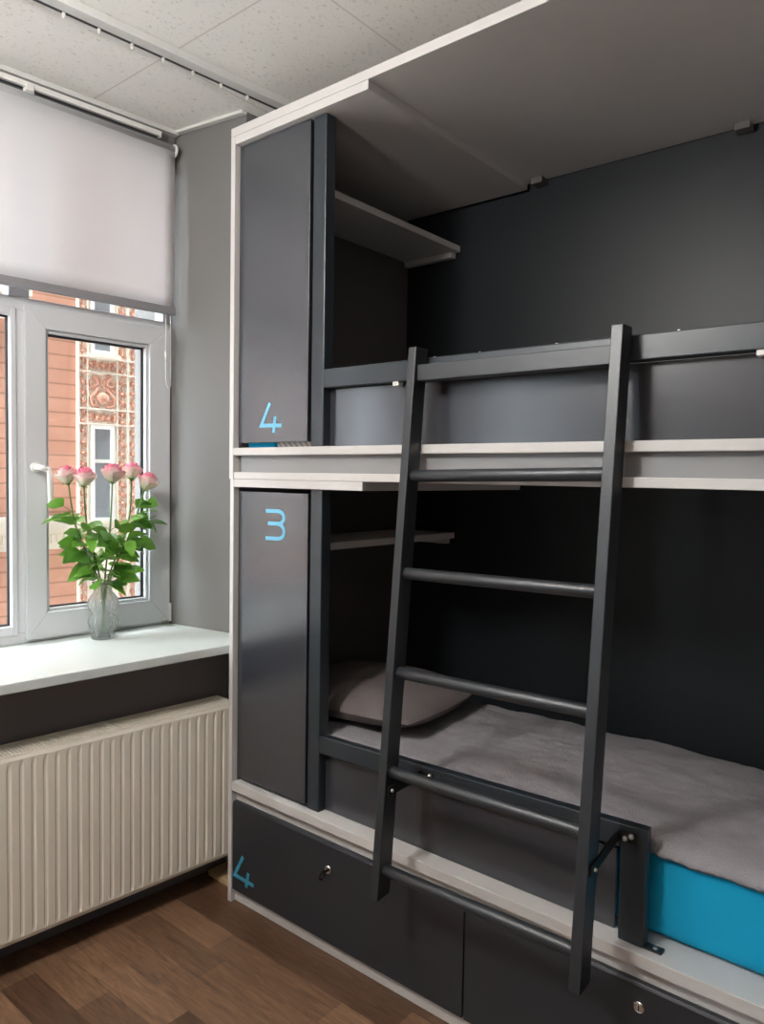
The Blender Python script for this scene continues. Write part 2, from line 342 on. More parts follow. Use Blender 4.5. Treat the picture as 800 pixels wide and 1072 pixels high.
def window(name, s0, s1, mull, handle_at=None):
    """frame with a transom light on top, fixed pane(s) and a casement at the right end"""
    w = thing(name, (-.5, s1, .868), None, None, wall=True, kind='structure')
    zt = 2.62; x0, x1 = -.575, -.512
    f = MB()
    f.box(x0, x1, s0, s1, .868, .905).box(x0, x1, s0, s1, 1.978, 2.022).box(x0, x1, s0, s1, 2.56, zt)
    f.box(x0, x1, s0, s0 + .045, .905, 1.978).box(x0, x1, s0, s0 + .045, 2.022, 2.56).box(x0, x1, s1 - .035, s1, .905, 1.978).box(x0, x1, s1 - .035, s1, 2.022, 2.56)
    for a in mull: f.box(x0, x1, a - (.020 if a == mull[-1] else .033), a + .033, .905, 1.978).box(x0, x1, a - .033, a + .033, 2.022, 2.56)
    f.build('window_frame', 'pvc', w, bevel=.003)
    edges = [s0 + .012] + list(mull) + [s1]
    # upper lights
    for i in range(len(edges) - 1):
        a, b = edges[i] + .033, edges[i + 1] - .033
        box(-.548, -.544, a - .01, b + .01, 2.012, 2.57).build('glass_pane', 'glass', w)
    # fixed panes
    for i in range(len(edges) - 2):
        a, b = edges[i] + .033, edges[i + 1] - .016
        m = MB()
        bd = .014
        m.box(-.53, -.506, a - .004, a + bd, .90, 1.984).box(-.53, -.506, b - bd, b + .004, .90, 1.984).box(-.53, -.506, a + bd, b - bd, .90, .93).box(-.53, -.506, a + bd, b - bd, 1.958, 1.984)
        gl = m.build('glazing_bead', 'pvc', w, bevel=.002)
        g = MB(); c = bd
        g.box(-.541, -.530, a + c, a + c + .006, .93, 1.958).box(-.541, -.530, b - c - .006, b - c, .93, 1.958).box(-.541, -.530, a + c, b - c, .93, .936).box(-.541, -.530, a + c, b - c, 1.952, 1.958)
        g.build('gasket', 'gasket', gl)
        box(-.545, -.541, a, b, .91, 1.975).build('glass_pane', 'glass', w)
    # casement sash with mitred corners
    a, b = edges[-2] + .012, s1 - .012
    z0, z1 = .880, 1.996; X0, X1 = -.55, -.496
    gi, gj, gz0, gz1 = a + .068, b - .084, .968, 1.926
    m = MB()
    for P in ([(a, z0), (gi, gz0), (gi, gz1), (a, z1)], [(b, z0), (b, z1), (gj, gz1), (gj, gz0)], [(a, z0), (b, z0), (gj, gz0), (gi, gz0)], [(a, z1), (gi, gz1), (gj, gz1), (b, z1)]):
        m.hexa([(X0, p[0], p[1]) for p in P], [(X1, p[0], p[1]) for p in P])
    sa = m.build('sash', 'pvc', w, bevel=.002)
    g = MB(); e = .011
    g.box(-.528, -.507, gi, gi + e, gz0, gz1).box(-.528, -.507, gj - e, gj, gz0, gz1).box(-.528, -.507, gi + e, gj - e, gz0, gz0 + e).box(-.528, -.507, gi + e, gj - e, gz1 - e, gz1)
    g.build('glazing_bead', 'pvc', sa, bevel=.0015)
    g = MB(); 
    g.box(-.532, -.526, gi + e, gi + e + .005, gz0 + e, gz1 - e).box(-.532, -.526, gj - e - .009, gj - e, gz0 + e, gz1 - e).box(-.532, -.526, gi, gj, gz0 + e, gz0 + e + .006).box(-.532, -.526, gi, gj, gz1 - e - .008, gz1 - e)
    g.build('gasket', 'gasket', sa)
    box(-.541, -.537, gi - .01, gj + .01, gz0 - .01, gz1 + .01).build('glass_pane', 'glass', sa)
    # handle: rosette and lever hanging down
    hy, hz = a + .030, 1.462
    h = MB().lathe((-.496, hy, hz), [(.0, 0), (.017, 0), (.017, .008), (.014, .011), (0, .011)], 20, 'x', cap=False)
    h.tube([(-.487, hy, hz), (-.462, hy, hz), (-.455, hy + .006, hz - .002), (-.453, hy + .03, hz - .006)], [.009, .009, .0095, .009], 10)
    h.tube([(-.453, hy + .024, hz + .002), (-.452, hy + .031, hz - .02), (-.452, hy + .033, hz - .12), (-.454, hy + .033, hz - .127)], [.0085, .0095, .009, .005], 10)
    hh = h.build('handle', 'white_plastic', sa, smooth=True)
    # hinge
    MB().lathe((-.490, b - .004, .915), [(.007, -.035), (.007, .035)], 12).build('hinge', 'white_plastic', sa, smooth=True)
    MB().tube([(-.492, b - .035, .892), (-.484, b - .03, .892)], .007, 8).box(-.497, -.49, b - .036, b - .002, .886, .894).build('hinge_cover', 'zinc', sa)
    return w

w1 = window('window_1', -1.80, .066, [-1.22, -.487])
MB().prism([(-.58, NL), (-.045, NL - .02), (-.045, .115), (-.16, .147), (-.50, .064), (-.58, .055)], 'z', .838, .868).build('window_sill', 'sill', w1, bevel=.003)
w2_ = window('window_2_unseen', N2L, N2R, [-3.45, -2.82])  # unseen window, added for more daylight from the left
box(-.58, -.045, N2L, N2R, .838, .868).build('window_sill', 'sill', w2_, bevel=.003)

# ------------------------------------------------------------------ roller blinds
def blind(s0, s1, zb, label, chain=True):
    r = thing('roller_blind', (-.44, s1, zb), label, 'roller blind', 'white roller blinds' if False else None, wall=True)
    m = MB(); n = 40; x = -.438
    vs = []; fs = []
    for i in range(n + 1):
        y = s0 + (s1 - s0) * i / n
        for k, z in enumerate([zb + .005 + (2.645 - zb) * j / 10 for j in range(11)]):
            vs.append((x + .0035 * math.sin(i * .45) * (1 - k / 14) * .6, y, z))
    for i in range(n):
        for j in range(10): q = i * 11 + j; fs.append((q, q + 11, q + 12, q + 1))
    f = MB().add(vs, fs).build('blind_fabric', 'blind', r, smooth=True)
    so = f.modifiers.new('thickness', 'SOLIDIFY'); so.thickness = .0012
    MB().tube([(-.455, s0 - .004, 2.640), (-.455, s1 + .004, 2.640)], .019, 16).build('roller_tube', 'blind', r, smooth=True)
    for e, d in ((s0, -1), (s1, 1)):
        y = e + d * .006
        MB().lathe((-.455, y, 2.640), [(0, -.005), (.021, -.005), (.024, -.002), (.024, .003), (.018, .006), (0, .006)], 24, 'y', cap=False).box(-.474, -.452, y - .002, y + .002, 2.62, 2.66).build('bracket', 'white_plastic', r, smooth=False)
    MB().box(-.448, -.428, s0, s1, zb - .017, zb + .012).build('bottom_bar', 'alu', r, bevel=.004)
    if chain:
        c = MB(); y = s1 - .018; pts = [(-.472, y, 2.63), (-.468, y, 2.2), (-.466, y - .002, 1.80), (-.464, y + .004, 1.773), (-.462, y + .010, 1.766), (-.461, y + .016, 1.78), (-.462, y + .016, 1.95), (-.464, y + .015, 2.2), (-.470, y + .012, 2.63)]
        c.tube(pts, .0016, 6).build('pull_chain', 'white_plastic', r, smooth=True)
        MB().tube([(-.4665, y - .001, 1.87), (-.4665, y - .001, 1.905)], .004, 8).build('chain_connector', 'white_plastic', r, smooth=True)
    return r
blind(-1.78, .038, 2.052, 'white roller blind lowered halfway over the window with the roses')

# ------------------------------------------------------------------ curtain rails
def rail(org, s0, s1, label, hooks, wide):
    r = thing('curtain_rail', org, label, 'curtain rail', wall=True)
    x, _, z = org
    if wide:
        MB().box(x - .004, x + .034, s0, s1, z - .024, z).box(x - .024, x - .0165, s0, s1, z - .020, z).build('track', 'trim', r, bevel=.002)
        box(x - .0165, x - .0035, s0, s1, z - .0225, z).build('slot_shade', 'gasket', r)  # solid dark strip in place of the shaded open slot
    else:
        MB().box(x, x + .020, s0, s1, z - .018, z).box(x + .002, x + .018, s1 - .008, s1, z - .021, z + .0).build('track', 'white_plastic', r, bevel=.002)
        box(x + .003, x + .008, s0, s1 - .012, z - .0195, z - .017).build('slot_shade', 'gasket', r)  # thin dark strip standing in for shade inside the rail
    for h in hooks:
        q = MB()
        if wide: q.box(x - .013, x - .007, h - .004, h + .004, z - .034, z - .008).tube([(x - .010, h - .003, z - .034), (x - .010, h + .003, z - .034)], .004, 8)
        else: q.box(x + .004, x + .016, h - .016, h + .016, z - .032, z - .020).box(x + .012, x + .026, h - .012, h + .012, z - .03, z - .006)
        q.build('glider', 'white_plastic', r, bevel=.001)
    return r
rail((0., .25, CH), -2.2, .92, 'grey curtain track with small white gliders on the tiled ceiling', [-.95, -.85, -.745, -.645, -.543, -.444, -.345, -.245, -.145, -.044, .058], True)
rail((-.462, -.01, 2.690), -1.75, -.012, 'white curtain rail close above the roller blind', [-.475, -1.1], False)

# ------------------------------------------------------------------ radiator
rd = thing('radiator', (-.14, -.7, .108), 'cream fluted panel radiator beneath the window sill', 'radiator', wall=True)
r0, r1, z0, z1 = -1.62, .075, .108, .650
prof = []; pitch = .0333; y = r0 + .02
prof.append((-.090, r0)); 
while y < r1 - .03:
    prof += [(-.0815, y), (-.0815, y + .0195), (-.0850, y + .0240), (-.0850, y + .0288)]; y += pitch
prof.append((-.090, r1))
m = MB(); k = len(prof)
zs = [(z0, .004), (z0 + .012, 0), (z0 + .032, 0), (z1 - .038, 0), (z1 - .014, 0), (z1, .006)]
vs = []
for j, (z, ins) in enumerate(zs):
    for (x, yy) in prof:
        if j in (2, 3): vs.append((x, yy, z))
        else: vs.append((-.0818 - ins, yy, z))
fs = [(j * k + i, j * k + i + 1, (j + 1) * k + i + 1, (j + 1) * k + i) for j in range(len(zs) - 1) for i in range(k - 1)]
m.add(vs, fs)
fp = m.build('front_panel', 'rad', rd)
so = fp.modifiers.new('thickness', 'SOLIDIFY'); so.thickness = .0015; so.offset = -1
box(-.196, -.182, r0, r1, z0, z1 - .01).build('rear_panel', 'rad', rd, bevel=.003)
g = MB(); g.box(-.196, -.192, r0, r1, z1 - .012, z1).box(-.094, -.086, r0, r1, z1 - .012, z1)
y = r0 + .004
while y < r1: g.box(-.193, -.092, y, y + .0052, z1 - .012, z1 - .002); y += .0105
for yy in (r0, -1.2, -.78, -.36, r1 - .012): g.box(-.196, -.09, yy, yy + .014, z1 - .014, z1 + .0005)
g.build('top_grille', 'rad', rd)
for yy in (r0, r1 - .0015): box(-.194, -.088, yy, yy + .0015, z0, z1).build('side_cover', 'rad', rd)
c = MB(); y = r0 + .05
while y < r1 - .03: c.box(-.178, -.10, y, y + .02, z0 + .02, z1 - .04); y += .0333
c.build('convector_fins', 'rad_dark', rd)
for yy in (-1.3, -.2): box(-.214, -.188, yy, yy + .03, .25, .60).build('wall_bracket', 'rad', rd)

# small plywood piece on the floor
tag(MB().prism([(-.185, .055), (-.03, .05), (-.03, .20), (-.185, .20)], 'z', 0, .018).build('plywood_offcut', 'plywood', org=(-.12, .1, 0), bevel=.001), 'pale plywood offcut lying on the floor between radiator and bunk bed', 'offcut')

# ------------------------------------------------------------------ bunk bed
XE = 1.885
bb = thing('bunk_bed', (.9, .4, 0), 'built-in anthracite and light grey double bunk bed with numbered lockers and drawers', 'bunk bed')
YB = .92
def part(mb, name, m, parent=bb, bevel=.0015, **k): return mb.build(name, m, parent, bevel=bevel, org=None, **k)
# left side panel: laminate edge and outside, thin darker sheet on the inside (one board per storey)
part(box(-.008, .010, .0, YB, 0, 1.434), 'side_panel', 'white_lam')
part(box(-.014, .006, .0, YB, 1.434, 2.541), 'side_panel', 'white_lam')
part(box(XE, XE + .02, .0, YB, 0, 2.541), 'side_panel', 'white_lam')
lin = MB().box(.010, .0125, .022, YB, .416, 1.408); part(lin, 'side_lining', 'inner', bevel=0)
lin = MB().box(.006, .0085, .022, YB, 1.536, 2.515); part(lin, 'side_lining', 'inner', bevel=0)
part(box(-.014, XE + .02, 0, YB, 2.5415, 2.569), 'top_board', 'white_lam')
part(box(.0065, .572, 0.001, .905, 2.515, 2.541), 'head_board_panel', 'white_lam')
part(box(.0065, XE, 0, YB, 1.512, 1.536), 'upper_base_board', 'white_lam')
part(box(.0105, XE, 0, YB, 1.4345, 1.457), 'upper_support_board', 'white_lam')
part(box(.0105, .572, .001, .905, 1.408, 1.434), 'locker_top_board', 'white_lam')
part(box(.02, XE, .022, .038, 1.457, 1.512), 'recess_strip', 'strip', bevel=0)
part(box(.0105, XE, 0, YB, .386, .416), 'lower_base_board', 'white_lam')
part(box(.0105, XE, .022, .04, .335, .386), 'drawer_rail', 'white_lam', bevel=0)
part(box(.0105, XE, .018, .036, 0, .052), 'plinth', 'white_lam')
for x, z in ((.600, 2.541), (1.290, 2.541)):
    part(box(x, x + .045, .875, YB, z - .022, z), 'ceiling_cleat', 'cleat')
# shelves at the head end
part(box(.009, .272, .10, YB - .002, 2.344, 2.368), 'head_shelf', 'white_lam')
part(box(.013, .272, .10, YB - .002, 1.205, 1.229), 'head_shelf', 'white_lam')
for z in (2.322, 1.183): part(box(.0130, .25, YB - .03, YB - .002, z, z + .0215), 'shelf_batten', 'white_lam')
# doors
def glyph4(mb, s, ax):   # open four
    pass
d4 = part(box(.012, .331, .020, .038, 1.553, 2.512), 'locker_door', 'anth', bevel=.001)
d3 = part(box(.016, .338, .020, .038, .428, 1.394), 'locker_door', 'anth', bevel=.001)
n = MB().ribbon([(.163, 1.677), (.122, 1.607), (.217, 1.605)], .012, .0188, .0205).ribbon([(.187, 1.634), (.181, 1.583)], .012, .0186, .0205)
n.build('painted_number', 'num', d4)['label'] = 'light blue painted numeral 4'
c3 = [(.147, 1.334), (.205, 1.335)] + [(.205 + .027 * math.sin(a), 1.315 + .02 * math.cos(a)) for a in [i * PI / 8 for i in range(1, 8)]] + [(.205, 1.2955), (.158, 1.2945)]
c3b = [(.205, 1.2945)] + [(.205 + .029 * math.sin(a), 1.271 + .0235 * math.cos(a)) for a in [i * PI / 8 for i in range(1, 8)]] + [(.205, 1.2475), (.148, 1.2465)]
MB().ribbon(c3, .012, .0188, .0205).ribbon(c3b, .012, .0186, .0205).build('painted_number', 'num', d3)['label'] = 'light blue painted numeral 3'
# posts
part(box(.340, .392, .025, .066, 1.5365, 2.5145), 'post', 'frame', bevel=.003)
part(box(.343, .392, .025, .066, .4165, 1.4075), 'post', 'frame', bevel=.003)
# guard panels and rails
part(box(.388, XE, .056, .074, 1.5365, 1.709), 'guard_panel', 'anth_panel')
part(box(.392, XE, .025, .062, 1.711, 1.767), 'guard_rail', 'frame', bevel=.003)
part(MB().hexa([(.388, .056, .4165), (1.316, .056, .4165), (1.316, .074, .4165), (.388, .074, .4165)], [(.388, .056, .588), (1.316, .056, .605), (1.316, .074, .605), (.388, .074, .588)]), 'guard_panel', 'anth_panel')
lr = MB()
def zt(x): return .657 + (x - .392) * (.684 - .657) / 1.0
lr.hexa([(.392, .025, zt(.392) - .055), (1.335, .025, zt(1.335) - .055), (1.335, .052, zt(1.335) - .055), (.392, .052, zt(.392) - .055)], [(.392, .025, zt(.392)), (1.335, .025, zt(1.335)), (1.335, .052, zt(1.335)), (.392, .052, zt(.392))])
lr.hexa([(1.335, .025, .4165), (1.395, .025, .4165), (1.395, .052, .4165), (1.335, .052, .4165)], [(1.335, .025, zt(1.335)), (1.395, .025, zt(1.395)), (1.395, .052, zt(1.395)), (1.335, .052, zt(1.335))])
lrail = part(lr, 'guard_rail', 'frame', bevel=.003)
part(box(1.395, 1.432, .027, .05, .4165, .4215), 'foot_flange', 'frame', lrail, bevel=.001)
part(MB().lathe((1.416, .038, .4215), [(0, .003), (.004, .003), (.006, 0)], 12, cap=False), 'screw', 'zinc', lrail, bevel=0)
# white clips under the upper rail
for x in (.655, 1.575): part(box(x, x + .020, .0265, .05, 1.700, 1.7115), 'rail_clip', 'white_plastic')
for x in (.787, .927, 1.139, 1.42):
    part(MB().lathe((x, .04, 1.767), [(.004, 0), (.0035, .003), (0, .004)], 10, cap=False), 'screw', 'zinc', bevel=0)
# drawers
def drawer(x0, x1, lockx, lockz, four):
    d = MB().box(x0, x1, .002, .020, .047, .336)
    # finger bevel along the top edge
    d.hexa([(x0, .002, .336), (x1, .002, .336), (x1, .020, .336), (x0, .020, .336)], [(x0, .010, .350), (x1, .010, .350), (x1, .020, .350), (x0, .020, .350)])
    dr = part(MB().prism([(.002, .047), (.020, .047), (.020, .350), (.006, .350), (.002, .344)], 'x', x0, x1), 'drawer', 'anth_drawer', bevel=.001)
    MB().box(x0 + .03, x1 - .03, .0205, .75, .075, .30).build('drawer_box', 'inner', dr)
    lk = MB().lathe((lockx, .002, lockz), [(.0125, 0), (.0125, -.004), (.0105, -.006), (.0095, -.0055), (0, -.0055)], 24, 'y', cap=False)
    l = lk.build('lock', 'chrome', dr, smooth=False)
    if four:
        # key left in the lock
        ky = MB().box(lockx - .0012, lockx + .0012, -.022, -.0035, lockz - .004, lockz + .004)
        ky.lathe((lockx, -.030, lockz), [(0, -.0), (.0, .0)], 4, 'x', cap=False)
        ky.tube([(lockx, -.028 + .012 * math.cos(a), lockz - .006 + .012 * math.sin(a)) for a in [i * PI / 8 for i in range(17)]], .003, 8)
        ky.build('key', 'black', dr)
        MB().ribbon([(.069, .176), (.027, .100), (.123, .097)], .012, .0008, .0025).ribbon([(.096, .129), (.086, .078)], .012, .0006, .0025).build('painted_number', 'num_dark', dr)['label'] = 'teal painted numeral 4'
    else:
        MB().box(lockx - .001, lockx + .001, -.0045, -.0035, lockz - .006, lockz + .006).build('keyhole', 'black', dr)
    return dr
drawer(.014, .9395, .461, .273, True)
drawer(.9445, XE - .004, 1.398, .300, False)

# ------------------------------------------------------------------ ladder
la = thing('ladder', (1.03, -.09, .36), 'dark charcoal ladder with round rungs leaning against the bunk bed', 'ladder')
yf = lambda z: -.030 - (1.785 - z) * .0862       # front face of the stiles
DP = .052
for x0, x1, zt_, zb_ in ((.752, .777, 1.788, .362), (1.300, 1.327, 1.783, .372)):
    s = MB().hexa([(x0, yf(zb_), zb_), (x1, yf(zb_), zb_), (x1, yf(zb_) + DP, zb_ + .004), (x0, yf(zb_) + DP, zb_ + .004)],
                  [(x0, yf(zt_), zt_), (x1, yf(zt_), zt_), (x1, yf(zt_) + DP, zt_), (x0, yf(zt_) + DP, zt_)])
    s.build('stile', 'ladder', la, bevel=.002)
for z in (1.457, 1.203, .946, .690, .438):
    yc = yf(z) + DP / 2
    MB().tube([(.776, yc, z - .004), (1.301, yc, z + .006)], .0155, 20).build('rung', 'ladder', la, smooth=False).modifiers.new('n', 'WEIGHTED_NORMAL')
box(.777, 1.300, -.024, .022, 1.700, 1.742).build('top_bar', 'ladder', la, bevel=.002)
# spacer arms from stiles to the lower guard rail
for x, za, zb_ in ((.790, .641, .643), (1.327, .628, .657)):
    a = MB().hexa([(x, yf(.64) + .01, za - .012), (x + .006, yf(.64) + .01, za - .012), (x + .006, .024, zb_ - .012), (x, .024, zb_ - .012)],
                  [(x, yf(.64) + .01, za + .012), (x + .006, yf(.64) + .01, za + .012), (x + .006, .024, zb_ + .012), (x, .024, zb_ + .012)])
    if x > 1: a.box(x, x + .044, .021, .0248, zb_ - .013, zb_ + .013)
    else: a = MB().hexa([(.777, yf(.64) + .01, za - .012), (.783, yf(.64) + .01, za - .012), (.783, .024, zb_ - .012), (.777, .024, zb_ - .012)], [(.777, yf(.64) + .01, za + .012), (.783, yf(.64) + .01, za + .012), (.783, .024, zb_ + .012), (.777, .024, zb_ + .012)]).box(.777, .822, .021, .0248, zb_ - .013, zb_ + .013)
    ar = a.build('spacer_arm', 'black', la, bevel=.001)
    for q in (.020, .034):
        bx = (x if x > 1 else .777) + q
        MB().lathe((bx, .021, zb_ + (.004 if q > .03 else -.004)), [(0, -.007), (.0045, -.006), (.0065, -.002), (.0065, 0)], 12, 'y', cap=False).build('bolt', 'zinc', ar, smooth=True)
    sx = x + .006 if x > 1 else .783
    MB().lathe((sx, yf(.64) + .022, za), [(.005, 0), (.004, .004), (0, .005)], 10, 'x', cap=False).build('bolt', 'zinc', ar, smooth=True)

# ------------------------------------------------------------------ bedding
def soft_box(x0, x1, y0, y1, z0, z1, r, nx, ny, amp=0., seed=0.):
    mb = MB(); b = bmesh.new(); bmesh.ops.create_cube(b, size=1)
    for v in b.verts: v.co = Vector(((x0 + x1) / 2 + v.co.x * (x1 - x0), (y0 + y1) / 2 + v.co.y * (y1 - y0), (z0 + z1) / 2 + v.co.z * (z1 - z0)))
    bmesh.ops.bevel(b, geom=list(b.edges), offset=r, segments=5, profile=.5, affect='EDGES')
    vs = [v.co.copy() for v in b.verts]; b.verts.ensure_lookup_table(); b.verts.index_update()
    fs = [tuple(v.index for v in f.verts) for f in b.faces]; b.free()
    return mb.add(vs, fs)
ml = soft_box(.02, XE - .01, .079, .70, .418, .628, .035, 0, 0).build('mattress', 'sheet', org=(.95, .4, .418), smooth=True)
tag(ml, 'mattress in a turquoise blue fitted sheet on the lower bunk', 'mattress')
mu = soft_box(.36, XE - .01, .090, .88, 1.538, 1.66, .03, 0, 0).build('mattress', 'duvet', org=(1.1, .4, 1.538), smooth=True)  # added out of sight, grey so no blue bounces onto the shelf
tag(mu, 'unseen added grey mattress on the upper bunk behind its guard panel', 'mattress')
tag(soft_box(.025, .160, .044, .40, 1.5365, 1.575, .010, 0, 0).build('folded_sheet', 'sheet', org=(.09, .2, 1.5365), smooth=True), 'turquoise folded sheet peeking out beneath the locker door numbered 4', 'sheet')

def blanket():
    nx, ny = 230, 90; x0, x1, y0, y1 = .05, 1.86, .058, .80
    vs = []
    for i in range(nx + 1):
        for j in range(ny + 1):
            u, v = i / nx, j / ny
            x = x0 + (x1 - x0) * u; y = y0 + (y1 - y0) * v
            z = .645
            q = noise.noise(Vector((x * 3.1, y * 3.6, 1.3))); z += .010 * q
            z += .006 * noise.noise(Vector((x * 9 + y * 5, y * 11 - x * 3, 4.))) + .0025 * noise.noise(Vector((x * 34, y * 34, 2.)))
            z += .0045 * noise.noise(Vector((x * 70, y * 25, 7.))) * max(0, 1 - v / .14); e = min(1, v / .05); z -= .022 * (1 - e) ** 2                       # rolls over the front edge
            y += (.006 * noise.noise(Vector((x * 12, 3., 0))) + .003 * noise.noise(Vector((x * 45, 9., 0)))) * (1 - min(1, v / .2))
            bk = max(0, (v - .86) / .14); z -= .13 * bk * bk
            le = max(0, 1 - u / .04); z -= .012 * le
            vs.append((x, y, z if v > .85 else max(z, .612)))
    fs = [(i * (ny + 1) + j, (i + 1) * (ny + 1) + j, (i + 1) * (ny + 1) + j + 1, i * (ny + 1) + j + 1) for i in range(nx) for j in range(ny)]
    o = MB().add(vs, fs).build('blanket', 'duvet', org=(1.1, .4, .63), smooth=True)
    s = o.modifiers.new('thickness', 'SOLIDIFY'); s.thickness = .016; s.offset = -1
    return o
tag(blanket(), 'grey fleece blanket spread over the turquoise mattress of the lower bunk', 'blanket')

def pillow(cx, cy, cz, sx, sy, h, rz, name, m):
    n = 36; vs = []
    c, s = math.cos(rz), math.sin(rz)
    for side in (1, -1):
        for i in range(n + 1):
            for j in range(n + 1):
                u, v = i / n * 2 - 1, j / n * 2 - 1
                b = max(0, (1 - abs(u) ** 2.6)) ** .5 * max(0, (1 - abs(v) ** 2.6)) ** .5
                px = u * (1 - .07 * v * v) * sx / 2; py = v * (1 - .07 * u * u) * sy / 2
                z = side * b * h / 2 + (.008 * noise.noise(Vector((u * 2.2, v * 2.2, side * 3.))) * b)
                vs.append((cx + c * px - s * py, cy + s * px + c * py, cz + z))
    k = (n + 1) ** 2; fs = []
    for sd in (0, 1):
        for i in range(n):
            for j in range(n):
                a = sd * k + i * (n + 1) + j; q = (a, a + n + 1, a + n + 2, a + 1)
                fs.append(q if sd == 0 else q[::-1])
    return MB().add(vs, fs).build(name, m, org=(cx, cy, cz - h / 2), smooth=True)
tag(pillow(.315, .385, .704, .60, .52, .13, .10, 'pillow', 'pillow'), 'grey pillow at the head of the lower bunk behind the ladder', 'pillow')
tag(soft_box(.165, .335, .045, .085, 1.5365, 1.600, .010, 0, 0).build('folded_blanket', 'stripe', org=(.25, .06, 1.5365), smooth=True), 'striped folded cloth peeking out beneath the locker door numbered 4', 'cloth')

# ------------------------------------------------------------------ vase and roses
VX, VY, VZ = -.42, -.246, .868
va = thing('glass_vase', (VX, VY, VZ), 'clear ribbed glass vase with two bulges on the window sill', 'vase', wall=True)
prof = [(.033, .002), (.036, .004), (.036, .016), (.030, .022), (.033, .032), (.043, .046), (.0465, .060), (.044, .074), (.034, .087), (.0335, .093), (.043, .106), (.0475, .122), (.0455, .138), (.036, .152), (.0275, .162), (.0255, .174), (.028, .190), (.033, .200)]
vm = MB().lathe((VX, VY, VZ), prof, 96, ribs=20, amp=.05, cap=False)
vo = vm.build('vase_body', 'vase', va, smooth=True)
so = vo.modifiers.new('thickness', 'SOLIDIFY'); so.thickness = .003; so.offset = -1
MB().lathe((VX, VY, VZ), [(0, .0005), (.034, .0005), (.036, .003), (.034, .010), (0, .010)], 36, cap=False).build('vase_foot', 'vase', va, smooth=True)

def leaf_geo(L, Wd, fold, droop):
    vs = []; fs = []; n = 8
    for i in range(n + 1):
        t = i / n; w = Wd / 2 * (math.sin(PI * t ** .75) ** .85) if 0 < t < 1 else 0.0004
        x = L * t; z = -droop * L * t * t
        sr = 1 + .07 * math.sin(i * 4.1)
        vs += [(x, -w * sr, z + fold * w), (x, -w * .5, z + fold * w * .35), (x, 0, z), (x, w * .5, z + fold * w * .35), (x, w * sr, z + fold * w)]
    for i in range(n):
        for j in range(4): a = i * 5 + j; fs.append((a, a + 5, a + 6, a + 1))
    return vs, fs

